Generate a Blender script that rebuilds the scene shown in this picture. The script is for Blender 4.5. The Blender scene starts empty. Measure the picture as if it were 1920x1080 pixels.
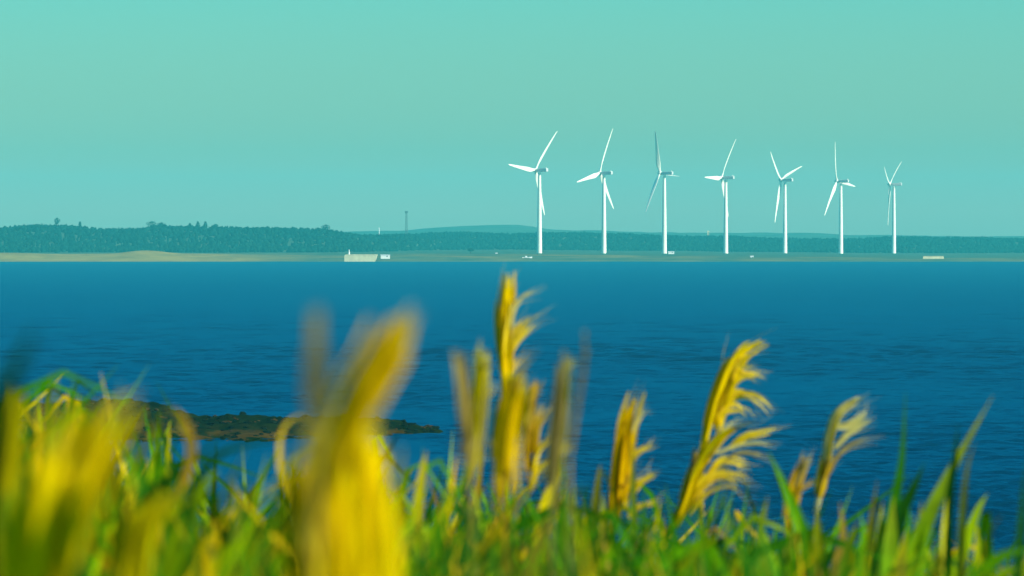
import bpy, math, random
import numpy as np
from mathutils import Vector, Matrix, Quaternion

R = math.radians
sc = bpy.context.scene
C = sc.collection
rng = np.random.default_rng(7)
random.seed(7)

# ------------------------------------------------------------------ camera
H = 20.0                 # eye height above the sea
FPX = 13728.0            # focal length in photo pixels (1920 wide): a long telephoto
HOR = 440.0              # photo row of the true horizon
cam_d = bpy.data.cameras.new('camera')
cam = bpy.data.objects.new('camera', cam_d); C.objects.link(cam)
cam.location = (0, 0, H)
cam.rotation_euler = (R(90) - math.atan((540 - HOR) / FPX), 0, 0)
cam_d.sensor_width = 36
cam_d.lens = 36 * FPX / 1920
cam_d.clip_start = 0.5
cam_d.clip_end = 40000
cam_d.dof.use_dof = True
cam_d.dof.focus_distance = 2500
cam_d.dof.aperture_fstop = 17
sc.camera = cam

# ------------------------------------------------------------------ light
SUN_EL, SUN_AZ = 24, 117        # azimuth clockwise from the view direction: low on the right, a little behind us
w = bpy.data.worlds.new('World'); sc.world = w; w.use_nodes = True
nt = w.node_tree
bg = nt.nodes['Background']
sky = nt.nodes.new('ShaderNodeTexSky'); sky.sky_type = 'NISHITA'
sky.sun_disc = False; sky.sun_elevation = R(SUN_EL); sky.sun_rotation = R(SUN_AZ)
sky.air_density = 1.0; sky.dust_density = 1.0; sky.ozone_density = 1.0
tint = nt.nodes.new('ShaderNodeMix'); tint.data_type = 'RGBA'; tint.blend_type = 'MULTIPLY'
tint.inputs[0].default_value = 1.0
wtc = nt.nodes.new('ShaderNodeTexCoord'); wsep = nt.nodes.new('ShaderNodeSeparateXYZ'); nt.links.new(wtc.outputs['Generated'], wsep.inputs[0])
wmr = nt.nodes.new('ShaderNodeMapRange'); wmr.inputs[1].default_value = 0.0; wmr.inputs[2].default_value = 0.034; nt.links.new(wsep.outputs[2], wmr.inputs[0])
wr = nt.nodes.new('ShaderNodeValToRGB'); nt.links.new(wmr.outputs[0], wr.inputs[0])    # hazier, warmer towards the horizon
we = wr.color_ramp.elements
we[0].position = 0.10; we[0].color = (0.76, 0.97, 0.84, 1); we[1].position = 1.0; we[1].color = (0.262, 0.85, 0.97, 1)
wx = we.new(0.34); wx.color = (0.47, 0.925, 0.90, 1)
nt.links.new(wr.outputs[0], tint.inputs[7])
nt.links.new(sky.outputs[0], tint.inputs[6]); nt.links.new(tint.outputs[2], bg.inputs[0])
bg.inputs[1].default_value = 0.10
sl = bpy.data.lights.new('sun', 'SUN'); sl.energy = 5.0; sl.angle = R(0.5); sl.color = (1.0, 0.94, 0.78)
so = bpy.data.objects.new('sun', sl); C.objects.link(so)
sd = Vector((math.cos(R(SUN_EL)) * math.sin(R(SUN_AZ)), math.cos(R(SUN_EL)) * math.cos(R(SUN_AZ)), math.sin(R(SUN_EL))))
so.rotation_euler = sd.to_track_quat('Z', 'Y').to_euler(); so.location = (40, -20, 60)
sc.view_settings.view_transform = 'Standard'; sc.view_settings.look = 'None'
sc.view_settings.exposure = 0.7; sc.view_settings.gamma = 1
sc.cycles.use_denoising = True
sc.cycles.max_bounces = 6
sc.cycles.transparent_max_bounces = 8

# ------------------------------------------------------------------ helpers
def P(px, py, d):
    """world point at distance d metres seen at a photo position"""
    return np.array([(px - 960) / FPX * d, d, H - (py - HOR) / FPX * d])

def tag(o, label=None, cat=None, group=None, kind=None):
    if label: o['label'] = label
    if cat: o['category'] = cat
    if group: o['group'] = group
    if kind: o['kind'] = kind
    return o

def empty(name, loc, label, cat, group=None, rz=0):
    o = bpy.data.objects.new(name, None); C.objects.link(o)
    o.location = loc; o.rotation_euler = (0, 0, rz); o.empty_display_size = 0.2
    return tag(o, label, cat, group)

class MB:
    """collects vertices, faces and a colour per vertex into one mesh"""
    def __init__(s): s.v = []; s.f = []; s.c = []; s.n = 0
    def add(s, v, f, c=(1, 1, 1)):
        v = np.asarray(v, float).reshape(-1, 3)
        c = np.asarray(c, float)
        if c.ndim == 1: c = np.tile(c, (len(v), 1))
        s.v.append(v); s.c.append(c)
        s.f.extend([tuple(i + s.n for i in q) for q in f]); s.n += len(v)
    def box(s, c, size, rz=0, taper=1.0, col=(1, 1, 1)):
        x, y, z = np.array(size) / 2
        v = np.array([[-x, -y, -z], [x, -y, -z], [x, y, -z], [-x, y, -z],
                      [-x * taper, -y * taper, z], [x * taper, -y * taper, z], [x * taper, y * taper, z], [-x * taper, y * taper, z]])
        cs, sn = math.cos(rz), math.sin(rz)
        v = np.stack([v[:, 0] * cs - v[:, 1] * sn, v[:, 0] * sn + v[:, 1] * cs, v[:, 2]], 1) + np.array(c)
        s.add(v, [(0, 3, 2, 1), (4, 5, 6, 7), (0, 1, 5, 4), (1, 2, 6, 5), (2, 3, 7, 6), (3, 0, 4, 7)], col)
    def lathe(s, prof, n=24, centre=(0, 0, 0), col=(1, 1, 1)):
        a = np.linspace(0, 2 * np.pi, n, endpoint=False)
        v = []; f = []
        for r, z in prof:
            v.append(np.stack([r * np.cos(a), r * np.sin(a), np.full(n, z)], 1))
        v = np.concatenate(v) + np.array(centre)
        m = len(prof)
        for i in range(m - 1):
            for k in range(n):
                f.append((i * n + k, i * n + (k + 1) % n, (i + 1) * n + (k + 1) % n, (i + 1) * n + k))
        f.append(tuple(range(n))[::-1]); f.append(tuple((m - 1) * n + k for k in range(n)))
        s.add(v, f, col)
    def tube(s, a, b, r0, r1=None, n=6, col=(1, 1, 1)):
        a = np.array(a, float); b = np.array(b, float); r1 = r0 if r1 is None else r1
        t = (b - a) / np.linalg.norm(b - a)
        u = np.cross(t, [0, 0, 1]); u = u if np.linalg.norm(u) > 1e-4 else np.array([1., 0, 0]); u /= np.linalg.norm(u)
        w_ = np.cross(t, u); an = np.linspace(0, 2 * np.pi, n, endpoint=False)
        ring = np.cos(an)[:, None] * u + np.sin(an)[:, None] * w_
        v = np.concatenate([a + ring * r0, b + ring * r1])
        f = [(k, (k + 1) % n, n + (k + 1) % n, n + k) for k in range(n)] + [tuple(range(n))[::-1], tuple(range(n, 2 * n))]
        s.add(v, f, col)
    def build(s, name, mat, parent=None, smooth=True):
        me = bpy.data.meshes.new(name)
        me.from_pydata(np.concatenate(s.v).tolist(), [], s.f)
        at = me.color_attributes.new('tint', 'FLOAT_COLOR', 'POINT')
        cc = np.concatenate(s.c); cc = np.concatenate([cc, np.ones((len(cc), 1))], 1)
        at.data.foreach_set('color', cc.astype(np.float32).ravel())
        me.polygons.foreach_set('use_smooth', [smooth] * len(me.polygons))
        me.materials.append(mat); me.update()
        o = bpy.data.objects.new(name, me); C.objects.link(o)
        if parent: o.parent = parent
        return o

def new_mat(name, rough=0.6, spec=0.3):
    m = bpy.data.materials.new(name); m.use_nodes = True
    b = m.node_tree.nodes['Principled BSDF']
    b.inputs['Roughness'].default_value = rough
    b.inputs['Specular IOR Level'].default_value = spec
    return m, m.node_tree, b

def N(t, typ, **kw):
    n = t.nodes.new(typ)
    for k, v in kw.items(): setattr(n, k, v)
    return n

def mix_rgb(t, fac, a, b, blend='MIX'):
    n = N(t, 'ShaderNodeMix', data_type='RGBA', blend_type=blend)
    for sock, val in ((n.inputs[0], fac), (n.inputs[6], a), (n.inputs[7], b)):
        if hasattr(val, 'is_output') or isinstance(val, bpy.types.NodeSocket): t.links.new(val, sock)
        elif isinstance(val, (int, float)): sock.default_value = val
        else: sock.default_value = (*val, 1)
    return n.outputs[2]

def noise(t, scale, detail=4, rough=0.55, vec=None, mapscale=None, coord='Object'):
    tc = N(t, 'ShaderNodeTexCoord')
    src = tc.outputs[coord]
    if mapscale:
        mp = N(t, 'ShaderNodeMapping'); mp.inputs['Scale'].default_value = mapscale
        t.links.new(src, mp.inputs['Vector']); src = mp.outputs[0]
    n = N(t, 'ShaderNodeTexNoise'); n.inputs['Scale'].default_value = scale
    n.inputs['Detail'].default_value = detail; n.inputs['Roughness'].default_value = rough
    t.links.new(src, n.inputs['Vector'])
    return n.outputs['Fac']

def ramp(t, fac, stops):
    r = N(t, 'ShaderNodeValToRGB'); t.links.new(fac, r.inputs[0])
    e = r.color_ramp.elements
    while len(e) > 1: e.remove(e[-1])
    e[0].position = stops[0][0]; e[0].color = (*stops[0][1], 1)
    for p, c in stops[1:]:
        x = e.new(p); x.color = (*c, 1)
    return r.outputs[0]

def painted(name, c, var=0.12, rough=0.45, scale=0.3):
    m, t, b = new_mat(name, rough)
    f = noise(t, scale, 5)
    col = ramp(t, f, [(0.3, tuple(x * (1 - var) for x in c)), (0.7, c)])
    t.links.new(col, b.inputs['Base Color'])
    return m

M = {}
M['turbine'] = painted('turbine_white', (0.80, 0.79, 0.68), 0.06, 0.4, 0.15)
M['nacelle'] = painted('nacelle_shade_grey', (0.5, 0.5, 0.49), 0.06, 0.45, 0.15)  # light grey coating, set darker so the nacelle's shaded side reads deeper
M['concrete'] = painted('pale_concrete', (0.62, 0.56, 0.34), 0.25, 0.85, 0.4)
M['white'] = painted('white_paint', (0.8, 0.8, 0.78), 0.08, 0.5, 0.5)
M['steel'] = painted('dark_steel', (0.05, 0.055, 0.05), 0.3, 0.6, 1.0)
M['bark'] = painted('bark', (0.07, 0.05, 0.03), 0.4, 0.9, 2.0)

def tinted(name, trans=0.0, rough=0.55, spec=0.05, nscale=30.0, var=0.35):
    """vertex colour is each leaf's own hue; noise mottles it"""
    m, t, b = new_mat(name, rough, spec)
    a = N(t, 'ShaderNodeAttribute'); a.attribute_name = 'tint'
    f = noise(t, nscale, 4)
    k = ramp(t, f, [(0.3, (1 - var,) * 3), (0.7, (1, 1, 1))])
    col = mix_rgb(t, 1.0, a.outputs['Color'], k, 'MULTIPLY')
    t.links.new(col, b.inputs['Base Color'])
    if trans > 0:
        tr = N(t, 'ShaderNodeBsdfTranslucent'); t.links.new(col, tr.inputs['Color'])
        mx = N(t, 'ShaderNodeMixShader'); mx.inputs[0].default_value = trans
        out = t.nodes['Material Output']
        t.links.new(b.outputs[0], mx.inputs[1]); t.links.new(tr.outputs[0], mx.inputs[2])
        t.links.new(mx.outputs[0], out.inputs['Surface'])
    return m
M['leaf'] = tinted('reed_leaf', 0.35, 0.5, 0.04, 25)
M['plume'] = tinted('plume_hair', 0.38, 0.7, 0.0, 60, 0.2)
M['wood'] = tinted('far_foliage', 0.0, 0.9, 0.0, 0.05, 0.3)
M['rock'] = tinted('spit_rock', 0.0, 0.95, 0.0, 1.2, 0.5)

def smooth(a, b, x):
    t = np.clip((x - a) / (b - a), 0, 1); return t * t * (3 - 2 * t)

def vnoise(x, y, seed=0):
    """cheap smooth value noise for terrain"""
    g = np.random.default_rng(seed).random((256, 256))
    xi = np.floor(x).astype(int); yi = np.floor(y).astype(int)
    fx = x - xi; fy = y - yi; fx = fx * fx * (3 - 2 * fx); fy = fy * fy * (3 - 2 * fy)
    q = lambda i, j: g[i % 256, j % 256]
    return (q(xi, yi) * (1 - fx) * (1 - fy) + q(xi + 1, yi) * fx * (1 - fy) + q(xi, yi + 1) * (1 - fx) * fy + q(xi + 1, yi + 1) * fx * fy) * 2 - 1

def grid_obj(name, X, Y, Z, mat, col=(1, 1, 1), kind='structure'):
    n, m = X.shape
    idx = np.arange(n * m).reshape(n, m)
    f = np.stack([idx[:-1, :-1], idx[:-1, 1:], idx[1:, 1:], idx[1:, :-1]], -1).reshape(-1, 4)
    b = MB(); b.add(np.stack([X, Y, Z], -1).reshape(-1, 3), f.tolist(), col)
    return tag(b.build(name, mat), kind=kind)

# ------------------------------------------------------------------ sea
SHORE = 5491.0
m, t, b = new_mat('sea_water', 0.6, 0.0)
n_big = noise(t, 1.0, 5, 0.6, mapscale=(0.010, 0.0030, 1))
n_mid = noise(t, 1.0, 6, 0.62, mapscale=(0.13, 0.035, 1))
n_fine = noise(t, 1.0, 4, 0.6, mapscale=(0.9, 0.35, 1))
col = ramp(t, n_big, [(0.3, (0.000, 0.018, 0.047)), (0.7, (0.000, 0.028, 0.063))])
t.links.new(col, b.inputs['Base Color'])
b1 = N(t, 'ShaderNodeBump'); b1.inputs['Strength'].default_value = 1.0; b1.inputs['Distance'].default_value = 0.9
b2 = N(t, 'ShaderNodeBump'); b2.inputs['Strength'].default_value = 1.0; b2.inputs['Distance'].default_value = 0.12
t.links.new(n_mid, b1.inputs['Height']); t.links.new(n_fine, b2.inputs['Height'])
t.links.new(b1.outputs[0], b2.inputs['Normal']); t.links.new(b2.outputs[0], b.inputs['Normal'])
gl = N(t, 'ShaderNodeBsdfGlossy'); gl.inputs['Color'].default_value = (0.0, 0.58, 0.95, 1); gl.inputs['Roughness'].default_value = 0.22
t.links.new(b2.outputs[0], gl.inputs['Normal'])
fr = N(t, 'ShaderNodeFresnel'); fr.inputs['IOR'].default_value = 1.33; t.links.new(b2.outputs[0], fr.inputs['Normal'])
fm = N(t, 'ShaderNodeMath', operation='MULTIPLY'); fm.inputs[1].default_value = 0.34; t.links.new(fr.outputs[0], fm.inputs[0])
ms = N(t, 'ShaderNodeMixShader'); t.links.new(fm.outputs[0], ms.inputs[0]); t.links.new(b.outputs[0], ms.inputs[1]); t.links.new(gl.outputs[0], ms.inputs[2])
t.links.new(ms.outputs[0], t.nodes['Material Output'].inputs['Surface'])
M['sea'] = m
wb = MB()
def add_grid(X, Y, Z):
    n, k = X.shape; idx = np.arange(n * k).reshape(n, k)
    f = np.stack([idx[:-1, :-1], idx[:-1, 1:], idx[1:, 1:], idx[1:, :-1]], -1).reshape(-1, 4)
    wb.add(np.stack([X, Y, Z], -1).reshape(-1, 3), f.tolist())
X, Y = np.meshgrid(np.linspace(-9000, 9000, 19), np.linspace(45, 12500, 26)); add_grid(X, Y, np.full_like(X, -0.55))
# real wind waves over the whole bay; rows spaced for the distance they are seen from
inv = np.arange(1 / 290, 1 / 5480, -0.42 / (H * FPX)); yr = 1 / inv
u_ = np.linspace(-1, 1, 190)
Y = np.repeat(yr[:, None], len(u_), 1); X = u_[None] * (Y * 0.085 + 6)
dyr = (0.42 * Y * Y / (H * FPX)); Z = np.zeros_like(X)
gust = 0.75 + 0.55 * vnoise(X / 160, Y / 420, 70) + 0.3 * vnoise(X / 40, Y / 90, 71)
for lx, ly, am, sd_ in ((40, 26, .22, 60), (14, 11, .24, 61), (6, 5.5, .26, 62), (3.2, 2.8, .20, 63), (1.8, 1.4, .11, 64)):
    fade = smooth(1.2, 2.6, ly / dyr)
    xr = X + 0.22 * Y
    Z += am * fade * vnoise(xr / lx * 2, (Y - .18 * X) / ly * 2, sd_)
Z *= np.clip(gust, .25, 1.7)
shel = smooth(735, 705, Y) * smooth(-3, -9, X); Z *= 1 - 0.78 * shel
Z *= smooth(1, .93, np.abs(u_))[None]
add_grid(X, Y, Z - 0.02)
tag(wb.build('sea', M['sea']), kind='structure')

# ------------------------------------------------------------------ far shore terrain
def px_of(x, y): return x * FPX / y + 960
skyl = np.array([(-600, 426), (0, 426), (40, 421), (110, 421), (190, 428), (270, 427), (285, 421), (330, 423), (420, 425), (480, 426),
                 (560, 427), (610, 430), (645, 436), (700, 440), (760, 438), (800, 436), (860, 434), (960, 437), (1080, 435), (1200, 438),
                 (1300, 442), (1360, 441), (1450, 446), (1600, 447), (1680, 443), (1780, 444), (1920, 446), (2600, 446)], float)
def base_z(x):
    return np.interp(x, [20, 365], [5.0, 1.8])
def front_y(x):          # front edge of the woods
    return np.interp(x, [-150, -60], [6150, 7230])
def land_z(x, y):
    tt = y - SHORE - 14 * vnoise(x / 160, y * 0 + 3, 5)
    z = base_z(x) * smooth(0, 170, tt) - 1.2 * smooth(0, -60, tt)
    z = z + 0.35 * vnoise(x / 35, y / 60, 3) * smooth(10, 120, tt)
    # dunes along the beach on the left
    z = z + 4.3 * np.exp(-((x + 281) / 24) ** 2) * np.exp(-((y - 5600) / 45) ** 2)
    z = z + 2.2 * np.exp(-((x + 385) / 40) ** 2) * np.exp(-((y - 5590) / 40) ** 2)
    z = z + 0.9 * smooth(-150, -260, x) * np.exp(-((y - 5580) / 45) ** 2)
    # wooded ridge
    fy = front_y(x); d = fy + 410
    top = H - (np.interp(px_of(x, d), skyl[:, 0], skyl[:, 1]) - HOR) / FPX * d
    crest = np.maximum(top - 4.2, base_z(x) + 1)
    return z + (crest - base_z(x)) * smooth(fy, d, y) * (1 - 0.35 * smooth(d + 150, d + 1500, y))

m, t, b = new_mat('far_land', 0.9, 0.05)
geo = N(t, 'ShaderNodeNewGeometry'); sep = N(t, 'ShaderNodeSeparateXYZ'); t.links.new(geo.outputs['Position'], sep.inputs[0])
nz = noise(t, 1.0, 5, 0.6, mapscale=(0.02, 0.012, 1))
mr = N(t, 'ShaderNodeMapRange'); mr.inputs[1].default_value = 5600; mr.inputs[2].default_value = 6000
t.links.new(sep.outputs[1], mr.inputs[0])
mx_ = N(t, 'ShaderNodeMapRange'); mx_.inputs[1].default_value = -230; mx_.inputs[2].default_value = -150; mx_.inputs[4].default_value = 0.4
t.links.new(sep.outputs[0], mx_.inputs[0])
ad0 = N(t, 'ShaderNodeMath', operation='ADD'); t.links.new(mr.outputs[0], ad0.inputs[0]); t.links.new(mx_.outputs[0], ad0.inputs[1])
ad = N(t, 'ShaderNodeMath', operation='ADD'); t.links.new(ad0.outputs[0], ad.inputs[0]); t.links.new(nz, ad.inputs[1])
gfac = N(t, 'ShaderNodeMapRange'); gfac.inputs[1].default_value = 0.55; gfac.inputs[2].default_value = 1.0
t.links.new(ad.outputs[0], gfac.inputs[0])
sand = ramp(t, noise(t, 1.0, 5, 0.6, mapscale=(0.05, 0.03, 0.3)), [(0.3, (0.20, 0.15, 0.03)), (0.7, (0.34, 0.25, 0.05))])
scrub = ramp(t, noise(t, 1.0, 5, 0.6, mapscale=(0.06, 0.02, 1)), [(0.3, (0.025, 0.075, 0.045)), (0.7, (0.075, 0.11, 0.06))])
t.links.new(mix_rgb(t, gfac.outputs[0], sand, scrub), b.inputs['Base Color'])
M['land'] = m
xs = np.concatenate([np.linspace(-2600, -620, 30), np.linspace(-600, 600, 240), np.linspace(620, 2600, 30)])
ys = np.concatenate([np.linspace(5430, 5800, 60), np.linspace(5815, 8200, 90), np.linspace(8300, 12400, 12)])
X, Y = np.meshgrid(xs, ys)
Zl = land_z(X, Y)
grid_obj('far_shore', X, Y, Zl, M['land'])

# faint hills far behind
m, t, b = new_mat('hill_cover', 0.95, 0.03)
t.links.new(ramp(t, noise(t, 0.01, 6), [(0.3, (0.03, 0.07, 0.03)), (0.7, (0.07, 0.11, 0.05))]), b.inputs['Base Color'])
M['hill'] = m
hl = np.array([(-900, 436), (500, 436), (640, 432), (760, 428), (820, 422), (900, 418), (980, 420), (1060, 428), (1200, 431), (1400, 432), (1500, 433), (1640, 438), (1800, 440), (2900, 440)], float)
X, Y = np.meshgrid(np.linspace(-2600, 2600, 260), np.linspace(9300, 12300, 30))
top = H - (np.interp(px_of(X, 10800), hl[:, 0], hl[:, 1]) - HOR) / FPX * 10800
Zh = top * np.exp(-((Y - 10800) / 750) ** 2) + 1.6 * vnoise(X / 60, Y / 200, 9) + 1.0 * vnoise(X / 18, Y / 80, 10) - 3
grid_obj('hills', X, Y, Zh, M['hill'])

# ------------------------------------------------------------------ woods on the ridge
def ico(sub=1):
    import bmesh
    bm = bmesh.new(); bmesh.ops.create_icosphere(bm, subdivisions=sub, radius=1)
    v = np.array([x.co[:] for x in bm.verts]); f = np.array([[q.index for q in p.verts] for p in bm.faces]); bm.free()
    return v, f
iv, if_ = ico(1)
NT = 17000
tx = rng.uniform(-720, 760, NT); u = rng.random(NT) ** 1.1
fy = front_y(tx)
ty = fy + u * 600 + rng.normal(0, 10, NT)
tz = land_z(tx, ty)
rad = rng.uniform(1.1, 2.4, NT); hh = rng.uniform(1.3, 3.0, NT)
V = []; F = []; Cc = []
hazy_greens = np.array([(0.008, 0.055, 0.045), (0.012, 0.062, 0.045), (0.007, 0.050, 0.045), (0.016, 0.066, 0.045)])  # foliage pushed to blue-teal: distance haze put into the leaf colour
for i in range(NT):
    dsp = 1 + 0.16 * rng.standard_normal(len(iv))
    v = iv * np.clip(dsp, 0.45, 1.6)[:, None] * np.array([rad[i], rad[i], hh[i]]) + np.array([tx[i], ty[i], tz[i] + hh[i] * 0.62])
    V.append(v); F.append(if_ + i * len(iv)); Cc.append(np.tile(hazy_greens[rng.integers(4)] * rng.uniform(0.46, 0.56), (len(iv), 1)))
bw = MB(); bw.v = V; bw.c = Cc; bw.f = np.concatenate(F).tolist(); bw.n = NT * len(iv)
ow = bw.build('woodland', M['wood'], smooth=True)
tag(ow, 'dark hazy woodland covering the low ridge behind the beach', 'woodland', kind='stuff')

def skyline_tree(px, ptop, d, wpx, label, conif=False):
    x = (px - 960) / FPX * d; zt = H - (ptop - HOR) / FPX * d
    z0 = float(land_z(np.array([x]), np.array([d]))[0]); h = zt - z0; r = wpx / FPX * d / 2
    root = empty('tree', (x, d, z0 - 0.4), label, 'tree', 'trees standing above the woodland skyline' if ptop < 450 else None)
    tb = MB(); tb.tube((0, 0, 0), (0.2, 0, h * 0.6), 0.35, 0.2, 8); tb.tube((0.2, 0, h * 0.6), (0, 0.1, h * 0.97), 0.2, 0.06, 6)
    for k in range(7):
        a = k * 2.4; z = h * (0.5 + 0.06 * k)
        tb.tube((0.1, 0, z), (math.cos(a) * r * 0.7, math.sin(a) * r * 0.7, z + r * 0.5), 0.12, 0.04, 5)
    tb.build('trunk', M['bark'], root)
    cb = MB(); lf = MB()
    for k in range(260):
        tt = rng.random()
        z = h * (0.5 + 0.52 * tt)
        rr = r * (1.05 - tt * 0.85 if conif else math.sqrt(max(0.05, 1 - (2 * tt - 0.9) ** 2))) * math.sqrt(rng.random())
        a = rng.random() * 6.283
        c = np.array([rr * math.cos(a), rr * math.sin(a), z]); s_ = rng.uniform(0.25, 0.6)
        q = rng.standard_normal((2, 3)); q /= np.linalg.norm(q, axis=1)[:, None]
        cb.add([c - q[0] * s_, c + q[1] * s_, c + q[0] * s_, c - q[1] * s_], [(0, 1, 2, 3)], hazy_greens[rng.integers(4)] * rng.uniform(0.6, 1.2))
    cb.build('crown', M['wood'], root, smooth=False)
skyline_tree(107, 408, 6570, 12, 'tallest lone tree poking above the far left woods, nearest the photo edge', False)
skyline_tree(150, 415, 6560, 8, 'small pointed tree just right of the tall lone tree on the far left skyline', True)
skyline_tree(285, 415, 6560, 24, 'broad rounded tree clump topping the woodland above the dune', False)
skyline_tree(303, 417, 6575, 16, 'low bushy tree touching the right side of the broad rounded clump', False)
skyline_tree(356, 418, 6560, 9, 'thin ragged tree left of the twin pointed trees on the left skyline', True)
skyline_tree(371, 415, 6565, 10, 'left one of the twin pointed trees on the left woodland skyline', True)
skyline_tree(385, 415, 6570, 11, 'right one of the twin pointed trees on the left woodland skyline', True)
skyline_tree(404, 420, 6560, 14, 'squat dark tree just right of the twin pointed trees', False)
skyline_tree(611, 421, 6600, 18, 'rounded tree where the left woods drop towards the lattice mast', False)

skyline_tree(882, 465, 5900, 13, 'small dark bush on the open shore left of the tiny white hut', False)
# ------------------------------------------------------------------ wind turbines
HUB = 67.0
tb_prof = [(2.15, -3.0), (2.15, 0.0), (2.05, 0.4), (1.95, 12), (1.75, 28), (1.5, 45), (1.28, 60), (1.2, 64.6), (1.35, 64.8), (1.35, 65.3)]
def blade_mesh():
    st = [(0.0, 1.9, 1.9, 16), (0.03, 1.9, 1.85, 16), (0.08, 2.3, 1.5, 15), (0.14, 3.1, 1.1, 13), (0.2, 3.5, 0.85, 11), (0.3, 3.2, 0.65, 8),
          (0.42, 2.7, 0.5, 5.5), (0.55, 2.25, 0.38, 3.5), (0.7, 1.75, 0.28, 1.8), (0.83, 1.35, 0.2, 0.6), (0.93, 0.95, 0.13, 0), (0.98, 0.6, 0.08, 0), (1.0, 0.18, 0.03, 0)]
    n = 14; b = MB(); v = []; f = []
    for s_, ch, th, tw in st:
        z = 1.0 + s_ * 39.0
        a = np.linspace(0, 2 * np.pi, n, endpoint=False)
        round_ = max(0, 1 - s_ / 0.12)
        x = np.cos(a) * ch * 1.15 / 2 - (1 - round_) * ch * 0.18
        y = np.sin(a) * th / 2 * (round_ + (1 - round_) * (0.45 + 0.55 * (0.5 - 0.5 * np.cos(a + 0.4))))
        c, sn = math.cos(R(tw)), math.sin(R(tw))
        v.append(np.stack([x * c - y * sn, x * sn + y * c - 1.6 * s_ ** 2, np.full(n, z)], 1))
    for i in range(len(st) - 1):
        for k in range(n): f.append((i * n + k, i * n + (k + 1) % n, (i + 1) * n + (k + 1) % n, (i + 1) * n + k))
    f.append(tuple((len(st) - 1) * n + k for k in range(n))); f.append(tuple(range(n))[::-1])
    b.add(np.concatenate(v), f); return b
def nacelle_mesh():
    b = MB(); n = 20; v = []; f = []
    # rounded box cross sections from front (+y) to rear (-y)
    st = [(2.4, 1.25, 1.25, 0), (2.1, 1.5, 1.55, 0), (0.5, 1.7, 1.75, 0.05), (-4.0, 1.7, 1.85, 0.1), (-7.2, 1.65, 1.8, 0.2), (-7.7, 1.55, 1.65, 0.25)]
    for y, hw, hz, dz in st:
        a = np.linspace(0, 2 * np.pi, n, endpoint=False)
        e = 0.22
        x = np.sign(np.cos(a)) * np.abs(np.cos(a)) ** e * hw * .86; z = np.sign(np.sin(a)) * np.abs(np.sin(a)) ** e * hz * .76 + dz
        v.append(np.stack([x, np.full(n, y), z], 1))
    for i in range(len(st) - 1):
        for k in range(n): f.append((i * n + k, (i + 1) * n + k, (i + 1) * n + (k + 1) % n, i * n + (k + 1) % n))
    f.append(tuple(range(n))); f.append(tuple((len(st) - 1) * n + k for k in range(n))[::-1])
    b.add(np.concatenate(v), f); return b
proto = {}
def make_turbine(base, psi, phi, pitch, label):
    root = empty('wind_turbine', base, label, 'wind turbine', 'row of white wind turbines along the far shore', R(psi))
    def part(name, mb_fn, mat, sm=True):
        if name not in proto:
            o = mb_fn().build(name, M[mat], root, sm); proto[name] = o
        else:
            o = proto[name].copy(); C.objects.link(o); o.parent = root
        return o
    def tower():
        b = MB(); b.lathe(tb_prof, 32); return b
    def hub():
        b = MB(); b.lathe([(1.55, -1.1), (1.7, -0.6), (1.7, 0.7), (1.4, 1.5), (0.9, 2.1), (0.3, 2.4), (0.05, 2.45)], 20)
        v = b.v[0]; b.v[0] = np.stack([v[:, 0], v[:, 2], -v[:, 1]], 1); return b
    def vane():
        b = MB(); b.tube((0.5, -6.6, 1.45), (0.5, -6.6, 2.5), 0.06); b.box((0.5, -6.6, 2.5), (0.5, 0.12, 0.12)); b.box((-0.1, -6.3, 1.6), (1.6, 1.2, 0.4)); return b
    def door():
        b = MB(); b.box((1.4, -1.75, 1.6), (1.0, 0.3, 2.2), rz=R(38)); return b
    part('tower', tower, 'turbine')
    part('tower_door', door, 'steel', False)
    na = part('nacelle', nacelle_mesh, 'nacelle', False); na.location = (0, 0, HUB)
    if 'cooler' not in proto:
        proto['cooler'] = vane().build('roof_cooler', M['turbine'], na, False)
    else:
        o = proto['cooler'].copy(); C.objects.link(o); o.parent = na
    tilt = Matrix.Rotation(R(6), 4, 'X')
    hc = Matrix.Translation((0, 4.1, HUB + 0.2))
    hb = part('hub', hub, 'turbine'); hb.matrix_local = hc @ tilt
    for k in range(3):
        bl = part('blade', blade_mesh, 'turbine')
        bl.matrix_local = hc @ tilt @ Matrix.Rotation(R(phi + 120 * k), 4, 'Y') @ Matrix.Rotation(R(pitch), 4, 'Z')
TUR = [ # tower px, base py, hub height px, yaw, phase, pitch, label
 (1011.5, 475.0, 155.8, 54.0, 36.2, 8, 'leftmost and nearest turbine, one blade pointing left and one up to the right'),
 (1132.3, 475.4, 150.7, 59.3, 18.6, 8, 'second turbine from the left, one blade nearly upright and one slanting down to the left'),
 (1245.6, 473.6, 148.5, 64.1, 95.5, -80, 'third turbine from the left, the one with thin dark feathered blades'),
 (1360.8, 476.5, 143.2, 64.6, 30.1, 8, 'middle turbine of the row, one blade level left, one up to the right'),
 (1471.8, 474.7, 136.8, 61.5, 70.4, 8, 'fifth turbine from the left, blades in a wide letter Y with one hanging down'),
 (1576.6, 475.9, 135.8, 63.4, 96.5, 8, 'sixth turbine from the left, short blade to the right and one slanting down left'),
 (1676.0, 475.9, 130.0, 73.3, 55.1, 8, 'rightmost and farthest turbine, two blades in a narrow letter V')]
for px, by, hpx, psi, phi, pit, lab in TUR:
    d = HUB * FPX / hpx
    make_turbine(tuple(P(px, by, d)), psi, phi, pit, lab)

# ------------------------------------------------------------------ small things on the far shore
def ground_pt(px, d):
    x = (px - 960) / FPX * d
    return np.array([x, d, float(land_z(np.array([x]), np.array([float(d)]))[0])])

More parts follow.
